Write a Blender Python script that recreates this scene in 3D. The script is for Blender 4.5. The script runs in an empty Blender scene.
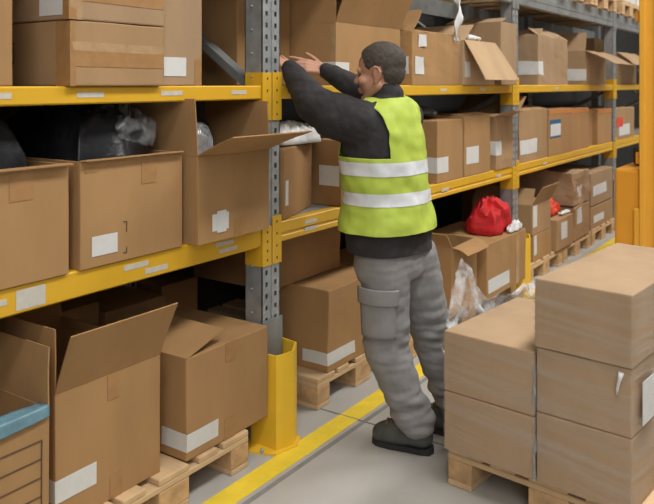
import bpy, bmesh, math, random
from mathutils import Vector, Matrix, noise
from math import radians as R, sin, cos, pi

S = bpy.context.scene
COL = S.collection
# ------------------------------------------------------------------ camera, world, lights, exposure
YAW = 0.6046                      # view direction, anticlockwise from the rack direction (+x)
cam_d = bpy.data.cameras.new('camera')
cam_d.sensor_width = 36
cam_d.lens = 760 / 654 * 36
cam_d.shift_y = -168 / 654        # level camera with the lens shifted down: uprights stay vertical
cam_d.clip_start = .05
cam_d.dof.use_dof = True
cam_d.dof.focus_distance = 3.1
cam_d.dof.aperture_fstop = 4
cam = bpy.data.objects.new('camera', cam_d)
COL.objects.link(cam)
cam.location = (0, 0, 1.52)
cam.rotation_euler = (pi / 2, 0, YAW - pi / 2)
S.camera = cam

w = bpy.data.worlds.new('hall_air')
S.world = w
w.use_nodes = True
w.node_tree.nodes['Background'].inputs[0].default_value = (.9, .95, 1, 1)
w.node_tree.nodes['Background'].inputs[1].default_value = .35


def area(loc, sx, sy, power, col=(1, .97, .92), rot=(0, 0, 0)):
    l = bpy.data.lights.new('hall_lamp', 'AREA')
    l.shape = 'RECTANGLE'
    l.size, l.size_y = sx, sy
    l.energy = power
    l.color = col
    o = bpy.data.objects.new('hall_lamp', l)
    o.location = loc
    o.rotation_euler = rot
    COL.objects.link(o)
    return o


# rows of strip lamps under the hall ceiling, above the aisle
for lx, pw in ((-1.5, 75), (2.0, 150), (5.5, 165), (9.0, 155), (12.5, 150)):
    area((lx, -.6, 5.6), 2.6, 1.0, pw)
# fill light added behind the photographer to brighten faces turned to the camera
area((-3.6, -3.0, 4.4), 3.0, 2.4, 130, (1, .98, .95), (0, R(-62), R(38)))

S.view_settings.view_transform = 'Standard'
S.view_settings.look = 'None'
S.view_settings.gamma = 1
S.view_settings.use_curve_mapping = False
S.view_settings.exposure = .2

# ------------------------------------------------------------------ materials


def mat(name, col, rough=.6, metal=0, var=.0, scale=8, bump=0, bscale=60, stretch=(1, 1, 1), col2=None, spec=.5, coat=0):
    m = bpy.data.materials.new(name)
    m.use_nodes = True
    nt = m.node_tree
    b = nt.nodes['Principled BSDF']
    b.inputs['Base Color'].default_value = (*col, 1)
    b.inputs['Roughness'].default_value = rough
    b.inputs['Metallic'].default_value = metal
    b.inputs['Specular IOR Level'].default_value = spec
    b.inputs['Coat Weight'].default_value = coat
    if var or bump:
        tc = nt.nodes.new('ShaderNodeTexCoord')
        mp = nt.nodes.new('ShaderNodeMapping')
        mp.inputs['Scale'].default_value = stretch
        nt.links.new(tc.outputs['Object'], mp.inputs[0])
    if var:
        n = nt.nodes.new('ShaderNodeTexNoise')
        n.inputs['Scale'].default_value = scale
        n.inputs['Detail'].default_value = 5
        n.inputs['Roughness'].default_value = .6
        nt.links.new(mp.outputs[0], n.inputs['Vector'])
        mx = nt.nodes.new('ShaderNodeMix')
        mx.data_type = 'RGBA'
        c2 = col2 or tuple(c * (1 - var) for c in col)
        c1 = col if col2 else tuple(min(1, c * (1 + var)) for c in col)
        mx.inputs[6].default_value = (*c1, 1)
        mx.inputs[7].default_value = (*c2, 1)
        rp = nt.nodes.new('ShaderNodeMapRange')
        rp.inputs[1].default_value = .3
        rp.inputs[2].default_value = .7
        nt.links.new(n.outputs[0], rp.inputs[0])
        nt.links.new(rp.outputs[0], mx.inputs[0])
        nt.links.new(mx.outputs[2], b.inputs['Base Color'])
    if bump:
        n2 = nt.nodes.new('ShaderNodeTexNoise')
        n2.inputs['Scale'].default_value = bscale
        n2.inputs['Detail'].default_value = 3
        nt.links.new(mp.outputs[0], n2.inputs['Vector'])
        bp = nt.nodes.new('ShaderNodeBump')
        bp.inputs['Strength'].default_value = bump
        bp.inputs['Distance'].default_value = .01
        nt.links.new(n2.outputs[0], bp.inputs['Height'])
        nt.links.new(bp.outputs[0], b.inputs['Normal'])
    return m


def film_mat(name, col, alpha, rough, bscale, stretch=(1, 1, 1), bump=.6, lo=.3, tilt=0):
    """thin clear plastic: more or less see-through in streaks, shiny"""
    m = bpy.data.materials.new(name)
    m.use_nodes = True
    nt = m.node_tree
    b = nt.nodes['Principled BSDF']
    b.inputs['Base Color'].default_value = (*col, 1)
    b.inputs['Roughness'].default_value = rough
    b.inputs['Specular IOR Level'].default_value = .6
    tc = nt.nodes.new('ShaderNodeTexCoord')
    mp = nt.nodes.new('ShaderNodeMapping')
    mp.inputs['Scale'].default_value = stretch
    mp.vector_type = 'TEXTURE'
    mp.inputs['Scale'].default_value = tuple(1 / q for q in stretch)
    mp.inputs['Rotation'].default_value = (tilt, tilt, 0)
    nt.links.new(tc.outputs['Object'], mp.inputs[0])
    n = nt.nodes.new('ShaderNodeTexNoise')
    n.inputs['Scale'].default_value = bscale
    n.inputs['Detail'].default_value = 4
    nt.links.new(mp.outputs[0], n.inputs['Vector'])
    rp = nt.nodes.new('ShaderNodeMapRange')
    rp.inputs[1].default_value = .38
    rp.inputs[2].default_value = .72
    rp.inputs[3].default_value = alpha * lo
    rp.inputs[4].default_value = alpha
    nt.links.new(n.outputs[0], rp.inputs[0])
    nt.links.new(rp.outputs[0], b.inputs['Alpha'])
    bp = nt.nodes.new('ShaderNodeBump')
    bp.inputs['Strength'].default_value = bump
    bp.inputs['Distance'].default_value = .01
    nt.links.new(n.outputs[0], bp.inputs['Height'])
    nt.links.new(bp.outputs[0], b.inputs['Normal'])
    return m


CARD = [mat('cardboard_%s' % n, c, .88, var=.10, scale=5, bump=.05, bscale=40, stretch=(1, 1, .35), spec=.25) for n, c in
        (('tan', (.375, .235, .120)), ('ochre', (.385, .223, .098)), ('pale', (.365, .245, .143)), ('brown', (.34, .190, .083)),
         ('light', (.48, .330, .195)), ('film_covered', (.42, .292, .182)))]
M = dict(
    otape=mat('orange_parcel_tape', (.56, .22, .06), .45, var=.1, scale=20),
    tape=mat('brown_parcel_tape', (.37, .20, .080), .42, var=.12, scale=20, spec=.5),
    cleartape=mat('shiny_parcel_tape', (.44, .285, .15), .22, var=.12, scale=30, spec=.7),
    paper=mat('white_label_paper', (.66, .66, .65), .6, var=.04, scale=30),
    sticker=mat('grey_shelf_sticker', (.56, .53, .46), .55, var=.08, scale=40),
    ink=mat('black_ink', (.03, .03, .03), .6),
    inkbrown=mat('printed_lines', (.09, .055, .03), .7),
    blue=mat('blue_film', (.13, .25, .31), .3, var=.25, scale=18, bump=.3, bscale=30),
    bluelab=mat('blue_label_print', (.03, .12, .25), .5),
    yellow=mat('yellow_paint', (.70, .40, .022), .42, var=.05, scale=6),
    guard=mat('guard_yellow_paint', (.83, .52, .035), .45, var=.06, scale=7),
    line=mat('floor_line_paint', (.86, .64, .045), .6, var=.12, scale=9, bump=.1, bscale=90),
    galv=mat('galvanised_steel', (.42, .44, .45), .42, metal=.55, var=.22, scale=14),
    galvd=mat('weathered_galvanised_steel', (.30, .31, .31), .5, metal=.5, var=.2, scale=9),
    deck=mat('shelf_board', (.20, .185, .165), .75, var=.2, scale=10),
    wood=mat('pallet_wood', (.58, .40, .225), .8, var=.25, scale=7, stretch=(1, .12, 1), bump=.1, bscale=40),
    woodx=mat('pallet_wood_crosswise', (.60, .42, .24), .8, var=.25, scale=7, stretch=(.12, 1, 1), bump=.1, bscale=40),
    woodend=mat('pallet_block_wood', (.52, .33, .17), .85, var=.28, scale=16),
    concrete=mat('concrete_floor', (.43, .42, .395), .5, var=.085, scale=2.2, bump=.03, bscale=30),
    joint=mat('floor_joint_sealant', (.24, .235, .22), .8, var=.2, scale=10),
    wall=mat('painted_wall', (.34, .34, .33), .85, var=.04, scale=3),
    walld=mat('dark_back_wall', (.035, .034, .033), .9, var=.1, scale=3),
    orange=mat('truck_orange_paint', (.76, .34, .03), .38, var=.04, scale=4),
    orange2=mat('truck_light_orange_paint', (.83, .42, .045), .4, var=.04, scale=4),
    black=mat('black_plastic', (.02, .02, .022), .5),
    rubber=mat('black_rubber', (.018, .018, .018), .75),
    garment=mat('black_garment', (.012, .013, .016), .55, bump=.6, bscale=14),
    dkplastic=mat('dark_bag_plastic', (.010, .011, .014), .36, bump=.7, bscale=12, spec=.5),
    gcloth=mat('grey_cloth', (.10, .10, .11), .7, var=.3, scale=10, bump=.6, bscale=18),
    film=film_mat('clear_plastic', (.75, .76, .78), .75, .15, 16, lo=.12),
    filmd=film_mat('clear_plastic_bag', (.40, .42, .44), .5, .16, 16, bump=.3, lo=.06),
    wrap=film_mat('stretch_film', (.64, .57, .49), .36, .14, 3, (.5, .5, 11), bump=.2, lo=.05, tilt=.10),
    whiteplastic=mat('white_plastic', (.72, .72, .72), .35, bump=.5, bscale=20),
    red=mat('red_cloth', (.55, .012, .015), .7, var=.25, scale=14, bump=.5, bscale=25),
    redor=mat('orange_red_cloth', (.75, .07, .03), .6, var=.3, scale=14, bump=.5, bscale=25),
    skin=mat('skin', (.52, .27, .18), .5, var=.08, scale=30),
    hair=mat('short_dark_hair', (.058, .046, .037), .75, var=.35, scale=50, bump=.18, bscale=420),
    sweat=mat('charcoal_sweatshirt', (.024, .022, .024), .85, var=.2, scale=25, bump=.25, bscale=60),
    hivis=mat('hi_vis_yellow_fabric', (.44, .56, .072), .65, var=.10, scale=8, bump=.15, bscale=20),
    reflect=mat('silver_reflective_band', (.70, .73, .77), .35, var=.06, scale=20),
    trouser=mat('grey_work_trousers', (.245, .240, .240), .85, var=.12, scale=12, bump=.2, bscale=40),
    trouserd=mat('grey_trouser_seam', (.12, .12, .13), .85),
    shoe=mat('dark_grey_safety_shoe', (.075, .078, .074), .6, var=.3, scale=20, bump=.3, bscale=60),
    sole=mat('black_shoe_sole', (.02, .02, .02), .7),
    lace=mat('brown_laces', (.18, .12, .07), .7),
    eye=mat('eye', (.12, .09, .075), .3),
)

# ------------------------------------------------------------------ helpers


class MB:
    def __init__(self):
        self.bm = bmesh.new()

    def box(self, lo, hi, bev=0, rot=None, cuts=0, seg=1):
        b = bmesh.new()
        lo, hi = Vector(lo), Vector(hi)
        s = hi - lo
        bmesh.ops.create_cube(b, size=1)
        bmesh.ops.scale(b, vec=s, verts=b.verts)
        if bev:
            bmesh.ops.bevel(b, geom=b.edges[:], offset=min(bev, .45 * min(s)), segments=seg, affect='EDGES', profile=.5)
        if cuts:
            le = [e for e in b.edges if e.calc_length() > max(s) * .12 and e.calc_length() > .04]
            bmesh.ops.subdivide_edges(b, edges=le, cuts=cuts, use_grid_fill=True)
        mt = Matrix.Translation((lo + hi) / 2)
        if rot is not None:
            mt = mt @ rot
        bmesh.ops.transform(b, matrix=mt, verts=b.verts)
        self.join(b)
        return self

    def join(self, b):
        me = bpy.data.meshes.new('tmp')
        b.to_mesh(me)
        b.free()
        self.bm.from_mesh(me)
        bpy.data.meshes.remove(me)

    def bar(self, a, b, wx, wy, up=(0, 0, 1), bev=0):
        a, b = Vector(a), Vector(b)
        z = (b - a)
        L = z.length
        z.normalize()
        x = z.cross(Vector(up))
        if x.length < 1e-4:
            x = z.cross(Vector((0, 1, 0)))
        x.normalize()
        y = z.cross(x)
        rot = Matrix((x, y, z)).transposed().to_4x4()
        c = (a + b) / 2
        self.box(c - Vector((wx, wy, L)) / 2, c + Vector((wx, wy, L)) / 2, bev, rot)
        return self

    def prism(self, pts, z0, z1):
        """vertical prism over a plan polygon"""
        b = bmesh.new()
        v0 = [b.verts.new((p[0], p[1], z0)) for p in pts]
        v1 = [b.verts.new((p[0], p[1], z1 if len(p) < 3 else p[2])) for p in pts]
        n = len(pts)
        b.faces.new(v0[::-1])
        b.faces.new(v1)
        for i in range(n):
            b.faces.new((v0[i], v0[(i + 1) % n], v1[(i + 1) % n], v1[i]))
        bmesh.ops.recalc_face_normals(b, faces=b.faces[:])
        self.join(b)
        return self

    def loft(self, rings, cap=True):
        b = bmesh.new()
        vs = [[b.verts.new(p) for p in r] for r in rings]
        n = len(rings[0])
        for a, c in zip(vs, vs[1:]):
            for i in range(n):
                b.faces.new((a[i], a[(i + 1) % n], c[(i + 1) % n], c[i]))
        if cap:
            b.faces.new(vs[0][::-1])
            b.faces.new(vs[-1])
        bmesh.ops.recalc_face_normals(b, faces=b.faces[:])
        self.join(b)
        return self

    def capsule(self, p0, r0, p1, r1, n=20):
        p0, p1 = Vector(p0), Vector(p1)
        z = (p1 - p0)
        L = max(z.length, 1e-5)
        z = z / L
        x = z.orthogonal().normalized()
        y = z.cross(x)
        rings = []
        for k in range(-5, 1):
            t = k / 5 * pi / 2 * .97
            rings.append((p0 + z * r0 * sin(t), r0 * cos(t)))
        for k in range(0, 6):
            t = k / 5 * pi / 2 * .97
            rings.append((p1 + z * r1 * sin(t), r1 * cos(t)))
        self.loft([[c + (x * cos(a) + y * sin(a)) * r for a in [2 * pi * i / n for i in range(n)]] for c, r in rings])
        return self

    def ell(self, c, r, rot=None):
        b = bmesh.new()
        bmesh.ops.create_icosphere(b, subdivisions=4, radius=1)
        m = Matrix.Translation(c) @ (rot.to_4x4() if rot is not None else Matrix()) @ Matrix.Diagonal((*r, 1))
        bmesh.ops.transform(b, matrix=m, verts=b.verts)
        self.join(b)
        return self

    def tube(self, pts, r, n=8):
        pts = [Vector(p) for p in pts]
        rings = []
        for i, p in enumerate(pts):
            t = (pts[min(i + 1, len(pts) - 1)] - pts[max(i - 1, 0)]).normalized()
            x = t.cross(Vector((.3, .2, 1))).normalized()
            y = t.cross(x)
            rr = r[i] if isinstance(r, (list, tuple)) else r
            rings.append([p + (x * cos(a) + y * sin(a)) * rr for a in [2 * pi * k / n for k in range(n)]])
        return self.loft(rings)

    def warp(self, f):
        for v in self.bm.verts:
            v.co = f(v.co)
        return self

    def build(self, name, m, parent=None, smooth=False, loc=None):
        me = bpy.data.meshes.new(name)
        self.bm.normal_update()
        self.bm.to_mesh(me)
        self.bm.free()
        me.materials.append(m)
        if smooth:
            for p in me.polygons:
                p.use_smooth = True
        o = bpy.data.objects.new(name, me)
        COL.objects.link(o)
        if parent:
            o.parent = parent
        if loc:
            o.location = loc
        return o


def tag(o, label, cat, group=None):
    o['label'] = label
    o['category'] = cat
    if group:
        o['group'] = group
    return o


def thing(name, label, cat, loc=(0, 0, 0), rz=0, group=None):
    o = bpy.data.objects.new(name, None)
    o.empty_display_size = .05
    COL.objects.link(o)
    o.location = loc
    o.rotation_euler = (0, 0, rz)
    return tag(o, label, cat, group)


def struct(o):
    o['kind'] = 'structure'
    return o


def remesh(mb, name, m, parent, voxel, smooth_it=4, warp=None, post=None):
    """fuse overlapping closed shapes into one continuous surface"""
    o = mb.build('tmp_source', m)
    r = o.modifiers.new('r', 'REMESH')
    r.mode = 'VOXEL'
    r.voxel_size = voxel
    r.use_smooth_shade = True
    s = o.modifiers.new('s', 'SMOOTH')
    s.factor = .5
    s.iterations = smooth_it
    dg = bpy.context.evaluated_depsgraph_get()
    me = bpy.data.meshes.new_from_object(o.evaluated_get(dg))
    old = o.data
    bpy.data.objects.remove(o)
    bpy.data.meshes.remove(old)
    b = bmesh.new()
    b.from_mesh(me)
    bpy.data.meshes.remove(me)
    b.normal_update()
    if warp:
        nn = [v.normal.copy() for v in b.verts]
        for v, n in zip(b.verts, nn):
            v.co = warp(v.co, n)
    if post:
        post(b)
    b.normal_update()
    me = bpy.data.meshes.new(name)
    b.to_mesh(me)
    b.free()
    me.materials.append(m)
    for p in me.polygons:
        p.use_smooth = True
    o = bpy.data.objects.new(name, me)
    COL.objects.link(o)
    if parent:
        o.parent = parent
        o.matrix_parent_inverse = Matrix.Translation(parent.location).inverted()
    return o


def heap(label, cat, name, c, r, m, seed=0, amp=.25, freq=7, group=None, parent=None, coils=11, lift=0, cs=1.0):
    """a crumpled heap of cloth or bagged goods: soft folds that run over and into one another, as one mass"""
    rnd = random.Random(seed)
    mb = MB()
    rr = min(r)
    mb.ell((0, 0, -.1 * r[2]), (r[0] * .82, r[1] * .82, r[2] * .72))
    for k in range(coils):
        a = rnd.uniform(0, 2 * pi)
        q = rnd.uniform(.25, .9)
        p0 = Vector((r[0] * q * cos(a), r[1] * q * sin(a), r[2] * rnd.uniform(-.45, .75) * (1 - .45 * q)))
        d = Vector((rnd.uniform(-1, 1) * r[0], rnd.uniform(-1, 1) * r[1], rnd.uniform(-.5, .5) * r[2])) * .75
        p1 = p0 + d
        p1 = Vector((max(-r[0], min(r[0], p1.x)), max(-r[1], min(r[1], p1.y)), max(-.6 * r[2], min(r[2] * .8, p1.z)))) * .85
        mb.capsule(p0, cs * rr * rnd.uniform(.16, .34), p1, cs * rr * rnd.uniform(.10, .26), 12)
    off = Vector((seed * 3.7, seed * 1.3, seed * 2.1))

    def wp(p, n):
        n1 = noise.ridged_multi_fractal(p * freq + off, 1, 2, 3, 1, 2) - 1.0
        q = p + n * (n1 * amp * rr * .30 + amp * rr * .5 * noise.noise(p * freq * .7 + off) + lift)
        q.z = max(q.z, -r[2] * .75)
        return q
    o = remesh(mb, name, m, None, max(.005, min(.012, rr * .07)), 3, wp)
    if parent:
        o.parent = parent
        return o
    o.location = c
    return tag(o, label, cat, group)


def drape(label, cat, name, c, rx, ry, h, m, seed=0, power=2, fa=.03, freq=9, group=None, parent=None, lift=0, n=70, th=.004):
    """cloth or film thrown over what lies under it: a folded sheet that falls to the surface it rests on"""
    off = Vector((seed * 3.7, seed * 1.9, seed * 2.3))

    def f(u, v):
        x, y = u * 2 - 1, v * 2 - 1
        k = max(abs(x), abs(y))
        L = math.hypot(x, y) or 1
        e = .55
        sx, sy = x * (e + (1 - e) * k / L), y * (e + (1 - e) * k / L)      # square to rounded square
        rho = k
        p = Vector((sx * rx, sy * ry, 0))
        rid = noise.ridged_multi_fractal(p * freq + off, .9, 2.1, 3, 1, 2)
        z = h * max(0, 1 - rho ** power) ** .5
        q = Vector((p.x, p.y, z))
        z += fa * (rid - 1.1) * min(1, 4 * (1 - rho))
        jx = noise.noise(q * freq * 1.1 + off) * fa * .8
        jy = noise.noise(q * freq * 1.1 - off) * fa * .8
        return Vector((p.x + jx + lift * sx, p.y + jy + lift * sy, max(th, z + lift)))
    o = sheet(name, m, f, n, n, th)
    if parent:
        o.parent = parent
        return o
    o.location = c
    return tag(o, label, cat, group)


def sheet(name, m, fn, nu=24, nv=24, th=.0015, parent=None):
    """thin sheet (given a real thickness) from a function of u, v"""
    mb = MB()
    g = [[mb.bm.verts.new(fn(i / nu, j / nv)) for j in range(nv + 1)] for i in range(nu + 1)]
    for i in range(nu):
        for j in range(nv):
            mb.bm.faces.new((g[i][j], g[i + 1][j], g[i + 1][j + 1], g[i][j + 1]))
    o = mb.build(name, m, parent, smooth=True)
    md = o.modifiers.new('th', 'SOLIDIFY')
    md.thickness = th
    return o


# ------------------------------------------------------------------ the setting
struct(MB().box((-5, -6, -.2), (18, 3.4, 0)).build('floor', M['concrete']))
struct(MB().box((-5, 3.25, 0), (18, 3.4, 7)).build('wall_back', M['walld']))  # near-black colour stands in for the unlit depth behind the rack
struct(MB().box((18, -6, 0), (18.2, 3.4, 7)).build('wall_end', M['wall']))
struct(MB().box((-5, -6.2, 0), (18.2, -6, 7)).build('wall_right', M['wall']))
struct(MB().box((-5.2, -6, 0), (-5, 3.4, 7)).build('wall_rear', M['wall']))
struct(MB().box((-5.2, -6.2, 7), (18.2, 3.4, 7.2)).build('ceiling', M['wall']))
# painted line along the rack, the sealed joint beside it and the one that crosses it
struct(MB().box((-1, 1.838, 0), (17, 1.935, .0025)).build('floor_marking', M['line']))
struct(MB().box((-1, 1.796, 0), (17, 1.818, .001)).build('floor_joint', M['joint']))
struct(MB().box((2.905, -3, 0), (2.913, 3.2, .0028)).build('floor_joint', M['joint']))

# ------------------------------------------------------------------ pallet rack
Y0 = 2.04                                            # front face of the rack
FRAMES = [-.35, 2.473, 5.33, 8.17, 11.0]              # left sides of the upright frames
UW, UD, YB = .12, .095, 3.04
LEV = [(.835, .922), (1.455, 1.513)]


def post_mesh(x, y, h=4.2, flip=False):
    """upright post: folded channel whose front face carries two rows of slots"""
    mb = MB()
    yf = y
    t = .004
    for a, b in ((0, .020), (.040, .052), (.0535, .0665), (.068, .080), (.100, UW)):
        off = .006 if (a > .05 and b < .07) else 0
        mb.box((x + a, yf + off, .004), (x + b, yf + off + t, h))
    mb.box((x + .052, yf, .004), (x + .0535, yf + .010, h))
    mb.box((x + .0665, yf, .004), (x + .068, yf + .010, h))
    z = .03
    while z < h - .05:
        mb.box((x + .020, yf, z), (x + .040, yf + t, z + .030))
        mb.box((x + .080, yf, z), (x + .100, yf + t, z + .030))
        for q in (.020, .080):
            mb.box((x + q, yf, z + .030), (x + q + .002, yf + t, z + .05))
            mb.box((x + q + .018, yf, z + .030), (x + q + .020, yf + t, z + .05))
        z += .05
    mb.box((x, yf, .004), (x + t, yf + UD, h))
    mb.box((x + UW - t, yf, .004), (x + UW, yf + UD, h))
    mb.box((x, yf + UD - t, .004), (x + .025, yf + UD, h))
    mb.box((x + UW - .025, yf + UD - t, .004), (x + UW, yf + UD, h))
    mb.box((x + .03, yf + .03, .004), (x + .09, yf + .034, h))          # dark inner web
    return mb


FL = ['grey steel upright frame beyond the left edge of the picture',
      'galvanised upright frame in the middle foreground behind the yellow corner guard',
      'galvanised upright frame beside the box with the red cloth',
      'galvanised upright frame next to the box with the pale flap, near the orange post',
      'grey steel upright frame at the far end of the rack']
for i, fx in enumerate(FRAMES):
    t = thing('upright_frame', FL[i], 'rack frame', (fx, Y0, 0), 0, 'rack uprights')
    post_mesh(0, 0).build('post', M['galv'], t)
    post_mesh(0, YB - UD - Y0).build('post', M['galvd'], t)
    MB().box((-.02, -.015, 0), (UW + .02, UD + .03, .006)).build('base_plate', M['galvd'], t)
    MB().box((-.02, YB - UD - Y0 - .02, 0), (UW + .02, YB - Y0 + .02, .006)).build('base_plate', M['galvd'], t)
    a, b = UD - .01, YB - UD - Y0 + .01
    xm = UW / 2
    for z0, z1 in ((1.47, 2.06), (2.3, 3.0)) if i == 1 else ((1.47, 2.06), (1.40, 1.02), (2.3, 3.0)):
        MB().bar((xm, a + .02, z0 + .04), (xm, b - .02, z1), .035, .06, up=(1, 0, 0)).build('brace', M['galvd'], t)
    if i == 1:                                       # bolts on the near side of the front post
        b0 = None
        for k in range(14):
            if b0 is None:
                b0 = o = MB().capsule((-.003, 0, 0), .006, (.002, 0, 0), .006, 8).build('bolt', M['galvd'], t)
            else:
                o = b0.copy()
                COL.objects.link(o)
            o.location = (0, .055, .55 + k * .1)
    MB().box((-.006, -.01, .006), (UW + .006, -.004, .52)).build('foot_sleeve', M['galvd'], t)

# stickers on the beams: x0, x1, z0, z1 for each beam
STK = {(0, 0): [(1.15, 1.30, .872, .890), (1.33, 1.43, .846, .906), (1.735, 1.845, .882, .9), (1.83, 1.935, .852, .871), (2.19, 2.29, .883, .9), (2.21, 2.315, .855, .871)],
       (0, 1): [(1.20, 1.315, 1.476, 1.494), (1.545, 1.65, 1.476, 1.494), (1.905, 2.01, 1.478, 1.495), (2.28, 2.37, 1.478, 1.494)],
       (1, 0): [(2.775, 2.87, .885, .901), (2.775, 2.87, .852, .868), (4.17, 4.27, .868, .886), (5.03, 5.12, .868, .885)],
       (1, 1): [(4.15, 4.24, 1.477, 1.492), (4.75, 4.85, 1.477, 1.492)],
       (2, 0): [(6.0, 6.1, .87, .886)], (2, 1): [(6.3, 6.4, 1.477, 1.492)], (3, 0): [], (3, 1): []}
WHERE = ['on the left under the open boxes', 'behind the worker', 'in the next bay, beyond the worker', 'in the farthest bay by the orange post']
for bay in range(4):
    xa, xb = FRAMES[bay] + UW, FRAMES[bay + 1]
    for lv, (z0, z1) in enumerate(LEV):
        t = thing('shelf_beam', '%s yellow shelf beam %s' % (('lower', 'upper')[lv], WHERE[bay] if lv == 0 or bay else 'on the left under the taped boxes'),
                  'shelf beam', (xa, Y0, z0), 0, 'yellow rack beams')
        L = xb - xa
        h = z1 - z0
        mb = MB()
        if lv == 0 and bay:
            mb.box((.003, .006, 0), (L - .003, .05, h), .004)
            mb.box((.003, .0, 0), (L - .003, .012, h * .30), .004)
            mb.box((.003, .0, h * .42), (L - .003, .012, h), .004)
        else:
            mb.box((.003, 0, 0), (L - .003, .05, h), .005)
        mb.build('beam', M['yellow'], t)
        for s in (0, 1):
            cz0, cz1 = (-.085, .12) if lv == 0 else (-.09, .115)
            if s == 1:
                cz0, cz1 = cz0, .083 + (.03 if lv else 0)
            mb = MB()
            x_in = 0 if s == 0 else L
            sg = -1 if s == 0 else 1
            # leg on the post's side and leg on the post's front
            mb.box((min(x_in, x_in - sg * .005), -.006, cz0), (max(x_in, x_in - sg * .005), .09, cz1), .001)
            mb.box((min(x_in - sg * .005, x_in + sg * .056), -.0065, cz0), (max(x_in - sg * .005, x_in + sg * .056), -.0015, cz1), .001)
            c = mb.build('beam_connector', M['yellow'], t)
            mb = MB()
            for k in range(4):
                zz = cz0 + .025 + k * (cz1 - cz0 - .05) / 3
                mb.box((x_in + sg * .028 - .0035, -.0075, zz - .005), (x_in + sg * .028 + .0035, -.006, zz + .005))
            mb.build('slot_row', M['ink'], c)
        for (a, b, c, d) in STK[(bay, lv)]:
            MB().box((a - xa, -.0012, c - z0), (b - xa, .001, d - z0)).build('sticker', M['sticker'], t)
        # rear beam of the same shelf
        r = thing('shelf_beam', 'rear yellow beam of the %s shelf %s' % (('lower', 'upper')[lv], WHERE[bay]), 'shelf beam', (xa, YB - .05, z0), 0, 'yellow rack beams')
        MB().box((.003, 0, 0), (L - .003, .05, h), .004).build('beam', M['yellow'], r)
        d = thing('shelf_deck', 'grey board deck of the %s shelf %s' % (('lower', 'upper')[lv], WHERE[bay]), 'shelf deck', (xa, Y0 + .05, z1 - .012), 0, 'rack shelf boards')
        MB().box((.005, .001, 0), (L - .005, YB - Y0 - .101, .012)).build('board', M['deck'], d)
        for k in range(6):
            bx = .22 + k * (L - .44) / 5
            MB().box((bx - .02, .001, -.045), (bx + .02, YB - Y0 - .101, -.001)).build('batten', M['wood'], d)
    # grey top beam
    t = thing('top_beam', 'grey steel beam of the top level %s' % (['on the left above the frame', 'above the worker', 'above the box bays right of the worker', 'in the farthest bay by the orange post'][bay]),
              'rack beam', (xa, Y0, 2.113), 0, 'grey top beams')
    MB().box((.003, 0, 0), (L - .003, .05, .145), .005).box((.003, -.004, .052), (L - .003, .002, .092), .002).build('beam', M['galvd'], t)
    for s in (0, 1):
        x_in = 0 if s == 0 else L
        sg = -1 if s == 0 else 1
        MB().box((min(x_in - sg * .004, x_in + sg * .055), -.006, -.04), (max(x_in - sg * .004, x_in + sg * .055), -.0015, .18)).build('beam_connector', M['galvd'], t)
    r = thing('top_beam', 'rear grey beam of the top level %s' % WHERE[bay], 'rack beam', (xa, YB - .05, 2.113), 0, 'grey top beams')
    MB().box((.003, 0, 0), (L - .003, .05, .145), .005).build('beam', M['galvd'], r)

# corner guards of folded yellow plate
for gx, lab in ((2.473, 'yellow steel corner guard bolted to the floor at the near upright'), (5.33, 'yellow steel corner guard half hidden behind the box with the red cloth')):
    t = thing('column_guard', lab, 'column guard', (gx, Y0, 0), 0, 'yellow column guards')
    out = [(-.012, .05), (-.012, -.085), (.02, -.098), (.072, -.112), (.13, -.084), (.155, .05)]
    inn = [(.147, .05), (.123, -.078), (.070, -.103), (.021, -.089), (-.004, -.078), (-.004, .05)]
    top = [.395, .395, .397, .40, .415, .415]
    b = bmesh.new()
    n = 6
    V = lambda p, z: b.verts.new((p[0], p[1], z))
    ob, ot = [V(p, .008) for p in out], [V(p, z) for p, z in zip(out, top)]
    ib, it = [V(p, .008) for p in inn[::-1]], [V(p, z) for p, z in zip(inn[::-1], top)]
    for i in range(n - 1):
        b.faces.new((ob[i], ob[i + 1], ot[i + 1], ot[i]))
        b.faces.new((ib[i + 1], ib[i], it[i], it[i + 1]))
        b.faces.new((ot[i], ot[i + 1], it[i + 1], it[i]))
        b.faces.new((ob[i + 1], ob[i], ib[i], ib[i + 1]))
    for i in (0, n - 1):
        b.faces.new((ob[i], ot[i], it[i], ib[i]))
    bmesh.ops.recalc_face_normals(b, faces=b.faces[:])
    mb = MB()
    mb.join(b)
    mb.build('shield', M['guard'], t)
    MB().prism([(-.090, .03), (-.040, -.105), (.075, -.128), (.145, -.095), (.175, .05), (.175, .11), (-.09, .11)], .0, .008).build('foot_plate', M['guard'], t)
    for px, py in ((-.055, -.045), (.165, .03)):
        MB().capsule((px, py, .008), .009, (px, py, .016), .008, 8).build('bolt', M['galv'], t)

# ------------------------------------------------------------------ pallets


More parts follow.
